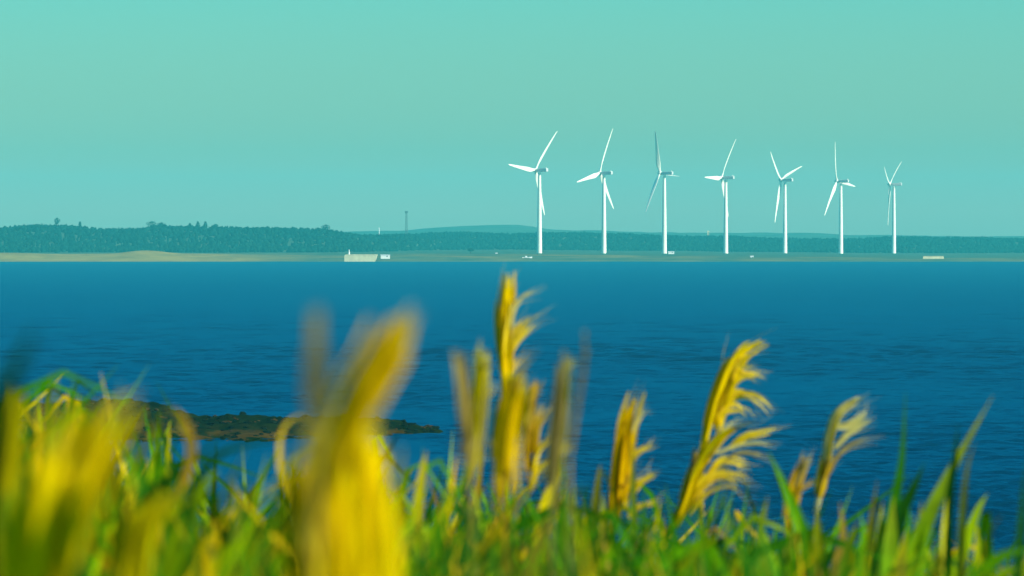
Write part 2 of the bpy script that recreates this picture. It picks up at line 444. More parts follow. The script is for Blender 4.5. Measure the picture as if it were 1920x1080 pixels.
# concrete pier and its beacon
d = 5470; s = d / FPX
x0, x1 = (646 - 960) * s, (708 - 960) * s; zt = H - (477 - HOR) * s
root = empty('concrete_pier', ((x0 + x1) / 2, d, 0), 'long pale yellow concrete pier end standing at the far waterline', 'pier')
L = x1 - x0
b = MB()
outl = [(-L / 2, -1), (L * 0.40, -1), (L * 0.47, 2.2), (L / 2, zt), (-L * 0.42, zt), (-L * 0.47, zt - 0.2), (-L / 2, zt - 1.0)]
n = len(outl)
b.add([(x, -4, z) for x, z in outl] + [(x, 5, z) for x, z in outl], [tuple(range(n)), tuple(range(2 * n - 1, n - 1, -1))] + [(i, n + i, n + (i + 1) % n, (i + 1) % n) for i in range(n)])
b.build('pier_wall', M['concrete'], root, False)
b = MB(); b.box((0.5, -4.08, zt - 0.32), (L * 0.88, 0.16, 0.5)); b.build('coping', M['concrete'], root, False)
for k in range(5):
    b = MB(); b.lathe([(0.22, 0), (0.22, 0.35), (0.34, 0.4), (0.34, 0.55)], 10, (-L * 0.28 + k * L * 0.16, -3.2, zt)); b.build('bollard', M['steel'], root)
bx = (654.5 - 960) * s
root = empty('beacon', (bx, d, zt), 'slim white light beacon standing on the left end of the concrete pier', 'beacon')
hb_ = (477 - 468) * s
b = MB(); b.lathe([(0.75, 0), (0.7, 0.3), (0.55, 0.35), (0.45, hb_ * 0.72), (0.62, hb_ * 0.73), (0.62, hb_ * 0.77)], 16); b.build('column', M['white'], root)
b = MB(); b.lathe([(0.38, hb_ * 0.77), (0.4, hb_ * 0.9), (0.45, hb_ * 0.91), (0.1, hb_)], 12); b.build('lantern', M['white'], root)

def shed(px0, px1, ptop, pbot, d, label, depth=6, mat='white', roof=0.25):
    s = d / FPX; wd = (px1 - px0) * s; h = (pbot - ptop) * s
    p = P((px0 + px1) / 2, pbot, d)
    root = empty('shed', tuple(p), label, 'shed')
    hw = h * (1 - roof)
    b = MB(); b.box((0, 0, hw / 2 - 0.75), (wd, depth, hw + 1.5)); b.build('wall', M[mat], root, False)
    b = MB(); y = depth / 2 + 0.3; x = wd / 2 + 0.25
    b.add([(-x, -y, hw - .02), (x, -y, hw - .02), (x, y, hw - .02), (-x, y, hw - .02), (-x, 0, h), (x, 0, h)], [(0, 1, 5, 4), (2, 3, 4, 5), (1, 2, 5), (3, 0, 4), (0, 3, 2, 1)])
    b.build('roof', M[mat], root, False)
    b = MB(); b.box((wd * 0.2, -depth / 2 - 0.02, hw * 0.4), (min(1.0, wd * .2), 0.1, hw * 0.8)); b.build('door', M['steel'], root, False)
shed(714, 731, 477.5, 481.5, 5530, 'low white shed just right of the concrete pier', 5, 'white', 0.35)
shed(1253, 1264, 471.2, 473.6, 6080, 'small white shed at the foot of the turbine with dark blades', 5, 'white', 0.4)
shed(1407, 1412.5, 479.5, 484.6, 5600, 'tiny brilliant white hut on the sand between the middle and fifth turbines', 3, 'white', 0.3)
shed(929, 933, 474, 476.5, 5750, 'tiny white hut on the scrub left of the leftmost turbine', 2, 'white', 0.4)
shed(1326.3, 1329.5, 433, 441.5, 7740, 'white block topping the woodland between the third and middle turbines', 2, 'concrete', 0.15)

def boat(px0, px1, py, d, label, rz=0):
    s = d / FPX; Lb = (px1 - px0) * s
    p = P((px0 + px1) / 2, py, d)
    root = empty('beached_boat', tuple(p), label, 'boat', rz=rz)
    b = MB(); v = []; f = []
    st = np.linspace(-0.5, 0.5, 9)
    for q in st:
        wq = Lb * 0.16 * max(0.04, (1 - max(0, q * 2) ** 2.2)) ; sh = 0.9 + 0.5 * max(0, q) ** 2 * 4
        v += [(q * Lb, -wq, sh), (q * Lb, -wq * .7, .2), (q * Lb, 0, 0), (q * Lb, wq * .7, .2), (q * Lb, wq, sh)]
    for i in range(8):
        for k in range(4): f.append((i * 5 + k, i * 5 + k + 1, i * 5 + k + 6, i * 5 + k + 5))
        f.append((i * 5, i * 5 + 5, i * 5 + 9, i * 5 + 4))
    f.append((0, 1, 2, 3, 4))
    b.add(v, f); b.build('hull', M['white'], root)
    b = MB(); b.box((-Lb * .15, 0, 1.4), (Lb * .2, Lb * .16, 1.0), taper=.85); b.build('cabin', M['white'], root, False)
boat(980, 998, 484.5, 5540, 'pale boat drawn up on the sand left of the leftmost turbine', R(-12))

# low pale wall by the beach on the right
p = P(1750, 483, 5560); root = empty('sea_wall', tuple(p), 'low pale sand-coloured sea wall right of the rightmost turbine', 'wall')
b = MB(); b.box((0, 0, 0.1), (16, 1.6, 2.0), rz=R(2), taper=.97); b.build('wall', M['concrete'], root, False)
b = MB(); b.box((0, -0.1, 1.16), (16.2, 1.9, 0.12), rz=R(2)); b.build('coping', M['concrete'], root, False)

# lattice mast and white pole above the woods
d = 7150; s = d / FPX
g = ground_pt(762, d); top = H - (397 - HOR) * s; h = top - g[2]
root = empty('lattice_mast', tuple(g), 'tall dark lattice mast rising above the woods left of the turbines', 'mast')
b = MB(); w0, w1 = 1.15, 0.62
pts = lambda z, q: [(sx * (w0 + (w1 - w0) * z / h), sy * (w0 + (w1 - w0) * z / h), z) for sx, sy in ((-1, -1), (1, -1), (1, 1), (-1, 1))]
nz_ = 16
for k in range(nz_):
    a = pts(h * k / nz_, 0); c = pts(h * (k + 1) / nz_, 0)
    for i in range(4):
        b.tube(a[i], c[i], 0.15, n=5); b.tube(a[i], c[(i + 1) % 4], 0.09, n=4); b.tube(c[i], a[(i + 1) % 4], 0.09, n=4); b.tube(c[i], c[(i + 1) % 4], 0.09, n=4)
b.build('shaft', M['steel'], root, False)
b = MB(); b.box((0, 0, h - 1.3), (2.7, 2.7, 0.18)); b.build('platform', M['steel'], root, False)
for k in range(3):
    a = k * 2.094 + .4
    b = MB(); b.box((math.cos(a) * 1.15, math.sin(a) * 1.15, h - 0.2), (0.45, 0.7, 1.9), rz=a); b.build('antenna_panel', M['steel'], root, False)
d = 6860; s = d / FPX; g = ground_pt(711, d); h = H - (428 - HOR) * s - g[2]
root = empty('light_pole', tuple(g), 'thin white pole above the woods just left of the lattice mast', 'pole')
b = MB(); b.tube((0, 0, -1), (0, 0, h), 0.3, 0.2, 10); b.build('pole', M['white'], root)
b = MB(); b.box((0, 0, h + 0.1), (1.1, 0.7, 0.6), taper=.8); b.tube((-0.2, 0, h + .4), (-0.2, 0, h + 1.0), .1); b.build('lamp_head', M['white'], root, False)

# ------------------------------------------------------------------ rocky spit in the water
xs = np.linspace(-90, -2, 340); ys = np.linspace(685, 800, 110)
X, Y = np.meshgrid(xs, ys)
front = np.interp(X, [-90, -31, -14, -7], [699, 706, 722, 736]) + 3 * vnoise(X / 5, X * 0, 31) + 1.5 * vnoise(X / 1.7, X * 0, 32)
back = np.interp(X, [-90, -31, -14, -7], [775, 768, 756, 743]) + 3 * vnoise(X / 7, X * 0 + 5, 31)
hgt = np.interp(X, [-60, -38, -33, -20, -14, -10, -6.6, -5.8], [2.7, 2.7, 1.3, 1.3, 1.1, .75, .3, 0.0])
tq = np.clip((Y - front) / (back - front), 0, 1)
prof = smooth(0, .42, tq) ** .8 * smooth(1.0, .8, tq) * smooth(-5.6, -7.5, X)
rough = 0.30 * vnoise(X / 1.6, Y / 1.6, 33) + 0.22 * vnoise(X / 0.7, Y / 0.9, 34)
Z = hgt * prof * (1 + 0.16 * vnoise(X / 4, Y / 5, 35)) + rough * prof ** .6 * smooth(-5.5, -12, X) - 0.45 + 0.35 * prof
k = np.clip(0.5 + 0.6 * vnoise(X / 2.2, Y / 2.2, 36), 0, 1)[..., None]
cl = np.array([0.003, 0.009, 0.0005]) * (1 - k) + np.array([0.012, 0.022, 0.0008]) * k
sandy = (smooth(0.05, 0.6, vnoise(X / 1.1, Y / 1.6, 37) + .25) * smooth(.33, .16, tq))[..., None]
cl = cl * (1 - sandy) + np.array([0.075, 0.042, 0.003]) * sandy
so_ = grid_obj('rock_spit', X, Y, Z, M['rock'], cl.reshape(-1, 3))
# loose boulders along it
bb = MB(); bv, bf = ico(2)
for i in range(1300):
    j = rng.integers(0, len(xs)); x = xs[j]
    if x > -7.3: continue
    q = rng.random() ** 1.5; y = front[0, j] + q * (back[0, j] - front[0, j]) * .9
    r = rng.uniform(0.08, 0.30); kk = int(np.argmin(abs(ys - y)))
    zz = max(Z[kk, j], -0.1)
    c = np.array([0.008, 0.012, 0.002]) if rng.random() < .75 else np.array([0.06, 0.036, 0.008])
    bb.add(bv * (1 + .22 * rng.standard_normal(len(bv)))[:, None] * r * np.array([1.4, 1.1, .7]) + np.array([x, y, zz + r * .2]), bf.tolist(), c * rng.uniform(.6, 1.3))
tag(bb.build('boulders', M['rock'], smooth=False), 'rough brown and mossy boulders heaped along the rock spit', 'rocks', kind='stuff')

# ------------------------------------------------------------------ near bank
m, t, b = new_mat('bank_soil', 0.95, 0.05)
t.links.new(ramp(t, noise(t, 3.0, 6), [(0.3, (0.015, 0.05, 0.008)), (0.6, (0.05, 0.12, 0.012)), (0.8, (0.10, 0.10, 0.03))]), b.inputs['Base Color'])
M['bank'] = m
def bank_z(x, y):
    return 18.15 - 19.6 * smooth(30, 85, y) + 0.10 * vnoise(x / 2.5, y / 2.5, 41) + 0.25 * vnoise(x / 12, y / 12, 42)
xs = np.concatenate([np.linspace(-200, -14, 20), np.linspace(-12, 12, 49), np.linspace(14, 200, 20)]); ys = np.concatenate([np.linspace(-220, -5, 12), np.linspace(0, 40, 60), np.linspace(42, 95, 22)])
X, Y = np.meshgrid(xs, ys); grid_obj('bank', X, Y, bank_z(X, Y), M['bank'])

# ------------------------------------------------------------------ grass, reeds and plumes
def ribbon(mb, pts, width, col, fold=0.25, nrm=None, wprof=None, col2=None):
    """leaf blade along pts with a V fold; nrm = side direction of the blade's flat"""
    pts = np.asarray(pts, float); n = len(pts)
    tn = np.gradient(pts, axis=0); tn /= np.linalg.norm(tn, axis=1)[:, None] + 1e-9
    face = np.array(nrm if nrm is not None else (rng.normal(.35, .7), -1, rng.normal(0, .3)), float)
    side = np.cross(tn, face); side /= np.linalg.norm(side, axis=1)[:, None] + 1e-9
    up = np.cross(side, tn)
    tt = np.linspace(0, 1, n)
    wp = wprof(tt) if wprof else np.clip(np.minimum(1, 0.55 + 1.6 * tt) * (1 - tt ** 2.2), 0.02, 1)
    hw = (width / 2 * wp)[:, None]
    l = pts - side * hw + up * hw * fold; r = pts + side * hw + up * hw * fold
    v = np.stack([l, pts, r], 1).reshape(-1, 3)
    f = []
    for i in range(n - 1):
        a = i * 3; f += [(a, a + 1, a + 4, a + 3), (a + 1, a + 2, a + 5, a + 4)]
    c = np.asarray(col, float)
    if col2 is not None:
        k = np.repeat(tt, 3)[:, None] ** 1.3; c = c * (1 - k) + np.asarray(col2, float) * k
    mb.add(v, f, c)

def curve(p, n=12):
    """smooth curve through control points (Catmull-Rom)"""
    p = np.asarray(p, float)
    if len(p) == 2: return p[0] + (p[1] - p[0]) * np.linspace(0, 1, n)[:, None]
    q = np.concatenate([[2 * p[0] - p[1]], p, [2 * p[-1] - p[-2]]]); out = []
    segs = len(p) - 1; ts = np.linspace(0, segs - 1e-6, n)
    for t_ in ts:
        i = int(t_); u = t_ - i; a, b_, c, d_ = q[i:i + 4]
        out.append(0.5 * ((2 * b_) + (-a + c) * u + (2 * a - 5 * b_ + 4 * c - d_) * u * u + (-a + 3 * b_ - 3 * c + d_) * u ** 3))
    return np.array(out)

GREENS = [(0.06, 0.26, 0.001), (0.12, 0.36, 0.001), (0.022, 0.15, 0.002), (0.010, 0.085, 0.004), (0.24, 0.42, 0.001), (0.035, 0.20, 0.001)]  # sunlit and shaded greens side by side, shade painted into the blades
YELL = [(0.62, 0.48, 0.001), (0.46, 0.32, 0.002), (0.40, 0.38, 0.001)]
DRY = [(0.30, 0.20, 0.03), (0.22, 0.15, 0.02)]

# --- ground cover: tall grass nobody could count
env = np.array([(-400, 745), (0, 735), (120, 738), (250, 755), (330, 800), (375, 880), (450, 895), (540, 870), (700, 860), (850, 890), (1000, 900), (1080, 905),
                (1130, 930), (1250, 925), (1330, 905), (1440, 930), (1540, 985), (1620, 1000), (1700, 965), (1800, 1000), (1880, 1035), (1960, 1010), (2400, 960)], float)
gb = MB()
def grass_blade(px, ptip, d, col, wmm, lean, length):
    tip = P(px, ptip, d); z0 = tip[2] - length
    base = np.array([tip[0] - lean * length, d + rng.normal(0, .08), z0])
    gz = bank_z(base[0], d); 
    if base[2] < gz: base[2] = gz
    mid = base * 0.45 + tip * 0.55 + np.array([-lean * length * (0.30 if d > 8 else .12), rng.normal(0, .04), 0.06 * length])
    droop = rng.random() < 0.04 and d > 11
    pl = [base, mid, tip]
    if droop: pl.append(tip + np.array([(abs(lean) + .25) * length * .35 * (1 if lean > -0.1 else -1), 0, -length * rng.uniform(.03, .2)]))
    ribbon(gb, curve(pl, 9), wmm / 1000, col, 0.35, col2=np.array(col) * np.array([1.25, 1.05, 1]))
def leaf_col(px):
    r_ = rng.random()
    if rng.random() < .27: return np.array(GREENS[2 + rng.integers(2)]) * rng.uniform(.6, 1.1)  # share of dark blades, painting in the shadowy gaps of the grass
    if px < 560: col = YELL[rng.integers(3)] if r_ < .36 else GREENS[rng.integers(6)]
    elif px < 1500: col = YELL[rng.integers(3)] if r_ < .16 else (DRY[rng.integers(2)] if r_ < .22 else GREENS[rng.integers(6)])
    else: col = YELL[rng.integers(3)] if r_ < .12 else (DRY[rng.integers(2)] if r_ < .20 else GREENS[rng.integers(6)])
    return np.array(col) * rng.uniform(.7, 1.25)
for lo, hi, cnt, drop, sig, w0, w1 in ((14, 24, 900, 0, 75, 13, 32), (8, 13, 620, 15, 85, 15, 32), (5.0, 7.5, 280, 55, 100, 8, 17)):
    for i in range(cnt):
        d = rng.uniform(lo, hi); px = rng.uniform(-500, 2420)
        e = np.interp(px, env[:, 0], env[:, 1])
        grass_blade(px, e + drop + abs(rng.normal(0, sig)) - 20 - (rng.random() < .1) * rng.uniform(20, 70), d, leaf_col(px), rng.uniform(w0, w1), rng.normal(.10, .20), rng.uniform(.5, .9))
# undergrowth reaching the soil
for i in range(3200):
    d = rng.uniform(5.5, 24) if i % 4 else rng.uniform(20, 29); px = rng.uniform(-700, 2600)
    pt = np.interp(px, env[:, 0], env[:, 1]) + 75 + abs(rng.normal(0, 100)); tip = P(px, pt, d)
    gz = bank_z(tip[0], d); length = max(.25, tip[2] - gz)
    grass_blade(px, pt, d, leaf_col(px) * rng.uniform(.65, 1.05), rng.uniform(22, 42), rng.normal(.1, .22), length)
# the rest of the bank, thinner, beyond and around
for i in range(2600):
    x = rng.uniform(-14, 14); d = rng.uniform(5, 34)
    if abs(x) < d * 0.085 + 0.7: continue
    gz = bank_z(x, d); px = x / d * FPX + 960; L_ = rng.uniform(.6, 1.25)
    grass_blade(px, HOR + (H - gz - L_) * FPX / d, d, np.array(GREENS[rng.integers(6)]) * rng.uniform(.6, 1.1), rng.uniform(10, 24), rng.normal(.1, .22), L_)
tag(gb.build('grass', M['leaf']), 'dense green and yellow tall grass filling the foreground', 'grass', kind='stuff')

# --- individual plumes
GOLD = (0.86, 0.62, 0.001); OCHRE = (0.66, 0.43, 0.001); TAN = (0.34, 0.27, 0.08); ORNG = (0.72, 0.42, 0.001); OLIVE = (0.50, 0.42, 0.001); CREAM = (0.68, 0.60, 0.20); BROWN = (0.26, 0.17, 0.02); DULL = (0.66, 0.50, 0.001)
def plume(name, d, spine, wpx, col, label, racemes=(), dens=1.0, side=1, col2=None, hairs=True):
    """spine: photo points from the plume's foot to its tip; racemes: hand-placed side branches;
    the rest of the branches are generated along the spine"""
    s = d / FPX
    sp = curve([P(x, y, d) for x, y in spine], 40)
    foot = sp[0]; gz = bank_z(foot[0], d)
    base = np.array([foot[0] - (sp[8][0] - foot[0]) * .5, d, gz - .05])
    root = empty(name, tuple(base), label, 'grass plume', 'flowering grass plumes in the foreground')
    loc = lambda p: np.asarray(p) - base
    st = MB(); cs = np.concatenate([curve([loc(base), loc(base * .4 + foot * .6 + np.array([(base - foot)[0] * .1, 0, 0])), loc(foot)], 15)[:-1], np.array([loc(p) for p in sp[::3][:12]])])
    sr = .0035 if d > 4 else .0014
    for i in range(25): st.tube(cs[i], cs[i + 1], sr * (1 - i / 40), sr * (1 - (i + 1) / 40), 6, np.array(GREENS[1]) if i < 12 else np.array(col) * .9)
    st.build('stem', M['leaf'], root)
    pm = MB(); c = np.array(col, float); cB = np.array(col2 if col2 is not None else col, float)
    def raceme(pts, wid, colr):
        pts = np.asarray(pts); n = len(pts)
        L_ = np.linalg.norm(pts[-1] - pts[0])
        # a raceme = a few silky ribbons lying almost together, spreading to the tip
        for k in range(6 if hairs and d > 6.5 else 0):      # silky hairs leaving the raceme
            i0 = rng.integers(1, max(2, n - 3)); q = pts[i0:].copy(); m_ = len(q)
            if m_ < 3: continue
            tt = np.linspace(0, 1, m_)[:, None]
            q = q + rng.normal(0, 1, 3) * np.array([.35, .5, .35]) * wid * (.3 + 1.5 * tt) + np.array([.5, 0, .1]) * wid * tt ** 2
            ribbon(pm, q, .0022, np.minimum(colr * .75 + np.array([.16, .14, .05]), .85), .1, wprof=lambda u: np.clip(1.05 - u, .1, 1))
        for k in range(6):
            off = rng.normal(0, 1, 3) * np.array([.30, .5, .30]) * wid
            tt = np.linspace(0, 1, n)[:, None]
            q = pts + off * (0.35 + tt * 0.75)
            lenf = rng.uniform(.68, 1.0); m_ = max(4, int(n * lenf)); q = q[:m_]
            ribbon(pm, q, wid * rng.uniform(.40, .78), colr * rng.uniform(.8, 1.15), .2, col2=np.minimum(colr * .8 + np.array([.12, .11, .05]), .85), wprof=lambda u: np.clip(np.minimum(1, .45 + 2.2 * u) * (1 - u) ** .75, .03, 1))
    def raceme_px(pp, wid_px, colr, dy=0):
        raceme([loc(q) for q in curve([P(x, y, d + dy) for x, y in pp], 12)], wid_px * s, np.array(colr, float))
    # core
    near = d < 6.5; cw = (.12, .26) if near else (.13, .30)
    for k in range(int((40 if near else 30) * dens) + 3):
        i0 = rng.integers(0, 18); i1 = rng.integers(26, 40)
        q = np.array([loc(p) for p in sp[i0:i1]]) + rng.normal(0, 1, 3) * np.array([.24 if near else .17, .25, .05]) * wpx * s
        ribbon(pm, q, wpx * s * rng.uniform(*cw), (c if rng.random() < .6 else cB) * rng.uniform(.75, 1.15), .2,
               wprof=lambda u: np.clip(np.sin(np.pi * np.clip(u * .9 + .08, 0, 1)) ** .6, .05, 1))
    # generated branches, swept to the lee side by the wind
    nr = int((26 if near else (5 if len(racemes) > 3 else 14)) * dens)
    length = np.linalg.norm(sp[-1] - sp[0])
    for k in range(nr):
        u = rng.uniform(0.02, .9); i = int(u * 39); p0 = loc(sp[i]); tg = sp[min(39, i + 2)] - sp[max(0, i - 2)]; tg /= np.linalg.norm(tg)
        ln = wpx * s * rng.uniform(.8, 1.7) * (1.1 - .5 * u)
        sd_ = side if side and rng.random() < .8 else rng.choice([-1, 1])
        out = np.array([sd_ * rng.uniform(.25, .6) * (.5 if d < 5 else 1), rng.normal(0, .5), rng.normal(0, .1)])
        p1 = p0 + (tg * .75 + out * .35) * ln * .6; p2 = p0 + (tg * .85 + out * .75 + np.array([.08 * (side or 0), 0, -.03])) * ln * 1.25
        raceme(curve([p0, p1, p2], 9), wpx * s * (.12 if near else .20), (c if rng.random() < .6 else cB) * rng.uniform(.75, 1.15))
    for r_ in racemes:
        raceme_px(r_[0], r_[1], r_[2] if len(r_) > 2 else col, r_[3] if len(r_) > 3 else 0)
    pm.build('plume', M['plume'], root)
    return root

# the tall bright plume left of the first turbine
plume('silvergrass', 17, [(950, 770), (948, 690), (946, 610), (950, 560), (952, 505)], 42, GOLD, 'tallest golden plume, its tip crossing the far waterline left of the turbines',
      [([(952, 690), (958, 650), (978, 610), (1016, 582)], 22), ([(956, 640), (962, 580), (980, 556), (1013, 542)], 13, CREAM), ([(945, 700), (938, 640), (936, 580), (944, 520)], 24),
       ([(948, 715), (955, 660), (985, 620), (1000, 602)], 20), ([(946, 710), (942, 640), (950, 570)], 26)], 0.9, 1, OCHRE)
plume('silvergrass', 10.5, [(880, 930), (892, 840), (902, 720), (905, 620)], 36, OLIVE, 'narrow upright tan plume close left of the tallest golden plume', [], 0.8, 0, TAN)
plume('silvergrass', 7.5, [(885, 900), (872, 800), (866, 720), (855, 650)], 34, TAN, 'faint grey-brown plume at the left end of the central plume cluster', [], 0.6, 0, BROWN)
plume('silvergrass', 9.5, [(945, 960), (945, 860), (958, 760), (968, 690)], 64, OCHRE, 'wide ochre plume directly below the tallest golden plume', [], 1.0, 0, OLIVE)
plume('silvergrass', 15, [(990, 930), (990, 840), (998, 760), (1008, 705)], 26, BROWN, 'dark brown plume with bright fingers right of the ochre plume',
      [([(1000, 850), (1005, 800), (1022, 775), (1026, 755)], 16, ORNG), ([(1000, 890), (1008, 850), (1028, 825), (1034, 812)], 15, GOLD), ([(995, 920), (1005, 885), (1030, 862), (1040, 845)], 14, GOLD)], 0.7, 1, ORNG)
plume('silvergrass', 8.5, [(1035, 940), (1042, 860), (1052, 750), (1062, 650)], 38, TAN, 'hazy grey-tan plume at the right end of the central plume cluster', [], 0.7, 0, OLIVE)
plume('silvergrass', 8.0, [(1068, 860), (1085, 740), (1095, 680), (1096, 606)], 12, TAN, 'thin solitary grey plume standing right of the central cluster', [], 0.35, 0, BROWN)
plume('silvergrass', 17, [(1150, 1000), (1160, 900), (1172, 800), (1192, 728)], 44, ORNG, 'orange-brown plume standing below the gap between the second and third turbines',
      [([(1175, 840), (1188, 800), (1200, 775), (1214, 768)], 12, CREAM), ([(1180, 880), (1192, 850), (1215, 838), (1222, 828)], 15, GOLD), ([(1185, 930), (1200, 905), (1222, 892), (1232, 880)], 14, GOLD),
       ([(1180, 970), (1195, 950), (1222, 942), (1234, 930)], 13, GOLD), ([(1160, 860), (1172, 800), (1185, 760), (1198, 725)], 10, TAN), ([(1152, 950), (1142, 905), (1132, 890), (1122, 880)], 10, CREAM)], 1.0, 1, OCHRE)
plume('silvergrass', 20, [(1318, 880), (1332, 800), (1352, 730), (1380, 670), (1432, 636)], 38, GOLD, 'bright yellow wind-combed plume below the middle turbine, fingers streaming right',
      [([(1352, 740), (1370, 690), (1392, 655), (1424, 640)], 30), ([(1352, 752), (1375, 712), (1405, 700), (1428, 708)], 22), ([(1350, 765), (1385, 738), (1420, 745), (1450, 778)], 20),
       ([(1342, 790), (1360, 770), (1390, 768), (1402, 795)], 18), ([(1370, 840), (1395, 820), (1430, 812), (1460, 806)], 20, GOLD), ([(1352, 720), (1368, 690), (1398, 692), (1420, 690)], 18),
       ([(1330, 860), (1352, 830), (1362, 800), (1400, 790)], 14, CREAM), ([(1345, 800), (1342, 760), (1352, 720), (1375, 680)], 26)], 0.7, 1, OCHRE)
plume('silvergrass', 18.5, [(1245, 1020), (1282, 950), (1308, 880), (1345, 825), (1378, 800)], 34, OLIVE, 'lower arching yellow plume under the bright wind-combed one',
      [([(1290, 960), (1320, 915), (1365, 900), (1400, 935)], 26, OCHRE), ([(1300, 930), (1335, 890), (1380, 890), (1408, 910)], 22, GOLD), ([(1325, 890), (1350, 865), (1385, 868), (1405, 880)], 18, GOLD),
       ([(1380, 960), (1395, 985), (1420, 1010), (1432, 1030)], 14, OCHRE), ([(1285, 960), (1300, 900), (1308, 850), (1315, 840)], 20, BROWN), ([(1345, 850), (1380, 835), (1420, 830), (1455, 836)], 9, CREAM), ([(1350, 870), (1385, 850), (1420, 852), (1450, 866)], 8, TAN)], 0.9, 1, OCHRE)
plume('silvergrass', 18, [(1530, 960), (1548, 880), (1556, 820), (1575, 770), (1618, 742)], 22, CREAM, 'pale plume with four curled fingers, farthest right of all the plumes',
      [([(1556, 830), (1572, 785), (1600, 760), (1622, 750)], 18, CREAM), ([(1570, 800), (1595, 795), (1618, 780), (1624, 762)], 12, CREAM), ([(1566, 840), (1590, 815), (1615, 800), (1640, 786)], 13, CREAM), ([(1562, 870), (1585, 842), (1612, 828), (1642, 820)], 13, TAN),
       ([(1535, 930), (1546, 880), (1556, 840)], 26, OCHRE), ([(1540, 900), (1550, 870), (1558, 850)], 22, ORNG)], 0.5, 1, OLIVE)
plume('silvergrass', 16, [(1470, 1020), (1480, 950), (1490, 900), (1512, 850)], 26, BROWN, 'short brown plume tucked left of the pale four-fingered plume',
      [([(1490, 915), (1502, 890), (1512, 870), (1522, 848)], 11, TAN), ([(1490, 930), (1505, 915), (1518, 908), (1528, 900)], 11, ORNG)], 0.6, 1, ORNG)
# big soft ones close to the lens
plume('silvergrass', 3.9, [(585, 1000), (632, 850), (684, 730), (722, 665), (752, 590)], 92, OCHRE, 'huge blurred golden plume leaning right, left of the centre', [], 1.6, 0, DULL)
plume('silvergrass', 4.1, [(600, 1180), (595, 1050), (588, 930), (595, 820)], 120, DULL, 'broad blurred golden plume at the bottom, below and left of the leaning one', [], 1.7, 0, OCHRE)
plume('silvergrass', 4.3, [(680, 1180), (680, 1050), (676, 930), (690, 810)], 115, GOLD, 'broad blurred golden plume at the bottom, beneath the leaning one', [], 1.5, 0, OLIVE)
plume('silvergrass', 4.2, [(640, 1180), (640, 1050), (636, 930), (645, 800)], 115, DULL, 'broad dull gold plume filling the middle of the bottom golden group', [], 1.5, 0, OCHRE)
plume('silvergrass', 3.6, [(592, 830), (586, 740), (588, 660), (592, 560)], 52, TAN, 'ghostly see-through grey plume left of the huge leaning golden one', [], 0.2, 0, TAN)
plume('silvergrass', 4.4, [(60, 1180), (90, 1020), (130, 890), (205, 745)], 130, DULL, 'wide blurred yellow-olive plume in the lower left corner, leaning right', [], .9, 1, OCHRE)
plume('silvergrass', 4.0, [(40, 1220), (70, 1080), (85, 960), (100, 830)], 120, DULL, 'blurred orange-gold plume at the very bottom left', [], .8, 0, GOLD)
plume('silvergrass', 6.0, [(-40, 1060), (-10, 940), (10, 820), (20, 720)], 55, OLIVE, 'yellow-green plume cut by the left edge of the photo', [], 1.0, 0, (0.3, 0.4, 0.01))
plume('silvergrass', 8.5, [(300, 960), (345, 905), (360, 840), (340, 780), (310, 770)], 24, OCHRE, 'ochre plume bent over in a hook, left above the rock spit', [], 0.6, -1, BROWN)
plume('silvergrass', 5.5, [(230, 1180), (240, 1060), (260, 980), (330, 920)], 60, OLIVE, 'blurred olive plume low down between the left corner and the hooked plume', [], 0.8, 1, OLIVE)

# --- clumps of reed leaves, each clump a plant with its own leaves
def clump(d, leaves, label):
    xs_ = [l[0][0][0] for l in leaves]; bx_ = (np.mean(xs_) - 960) / FPX * d
    base = np.array([bx_, d, bank_z(bx_, d)])
    root = empty('reed_clump', tuple(base), label, 'reeds', 'clumps of reed leaves in the foreground')
    for pp, wpx, col, *rest in leaves:
        dy = rest[0] if rest else rng.normal(0, .25); dd = d + dy
        pts = [P(x, y, dd) for x, y in pp]
        foot = pts[0]; dirn = (pts[1] - pts[0]); dirn /= np.linalg.norm(dirn)
        g0 = np.array([foot[0] - dirn[0] * .35, dd, bank_z(foot[0], dd)])
        q = np.concatenate([g0 + (pts[0] - g0) * np.linspace(0, 1, 8)[:-1, None], curve(pts, 18)]) - base
        mb = MB(); ribbon(mb, q, wpx * d / FPX, np.array(col) * rng.uniform(.85, 1.15), .35, nrm=(rng.normal(.25, .4), -1, rng.normal(0, .15)), col2=(np.array(col) * .35 + np.array([.2, .15, .01])) if rng.random() < .25 else np.array(col) * np.array([.9, .95, 1]),
                          wprof=lambda u: np.clip(np.minimum(1, .6 + u) * (1 - np.clip((u - .38) / .62, 0, 1) ** 1.15), .03, 1))
        mb.build('leaf', M['leaf'], root)
G0, G1, G2, G3, G4, G5 = [tuple(.8 * v for v in g) for g in GREENS]
LIME = (0.25, 0.36, 0.001); YG = (0.36, 0.36, 0.001)
clump(14, [([(1655, 1080), (1672, 960), (1690, 860), (1698, 735)], 34, G2), ([(1650, 1080), (1680, 980), (1710, 920), (1735, 865)], 40, G3), ([(1640, 1090), (1648, 1000), (1655, 940)], 28, G4), ([(1605, 1090), (1618, 1000), (1612, 960)], 18, G1), ([(1660, 1090), (1655, 990), (1640, 920)], 18, G2), ([(1580, 1090), (1592, 1020), (1610, 975)], 20, G0), ([(1630, 1090), (1632, 1000), (1645, 900)], 26, G3), ([(1690, 1090), (1700, 1010), (1705, 950)], 28, G0), ([(1668, 1090), (1670, 1000), (1676, 930)], 38, G1), ([(1620, 1090), (1622, 1030), (1630, 985)], 24, YG), ([(1715, 1090), (1722, 1010), (1728, 940)], 36, G0)],
      'dark pointed reed leaves with one tall blurred blade, right of the pale four-fingered plume')
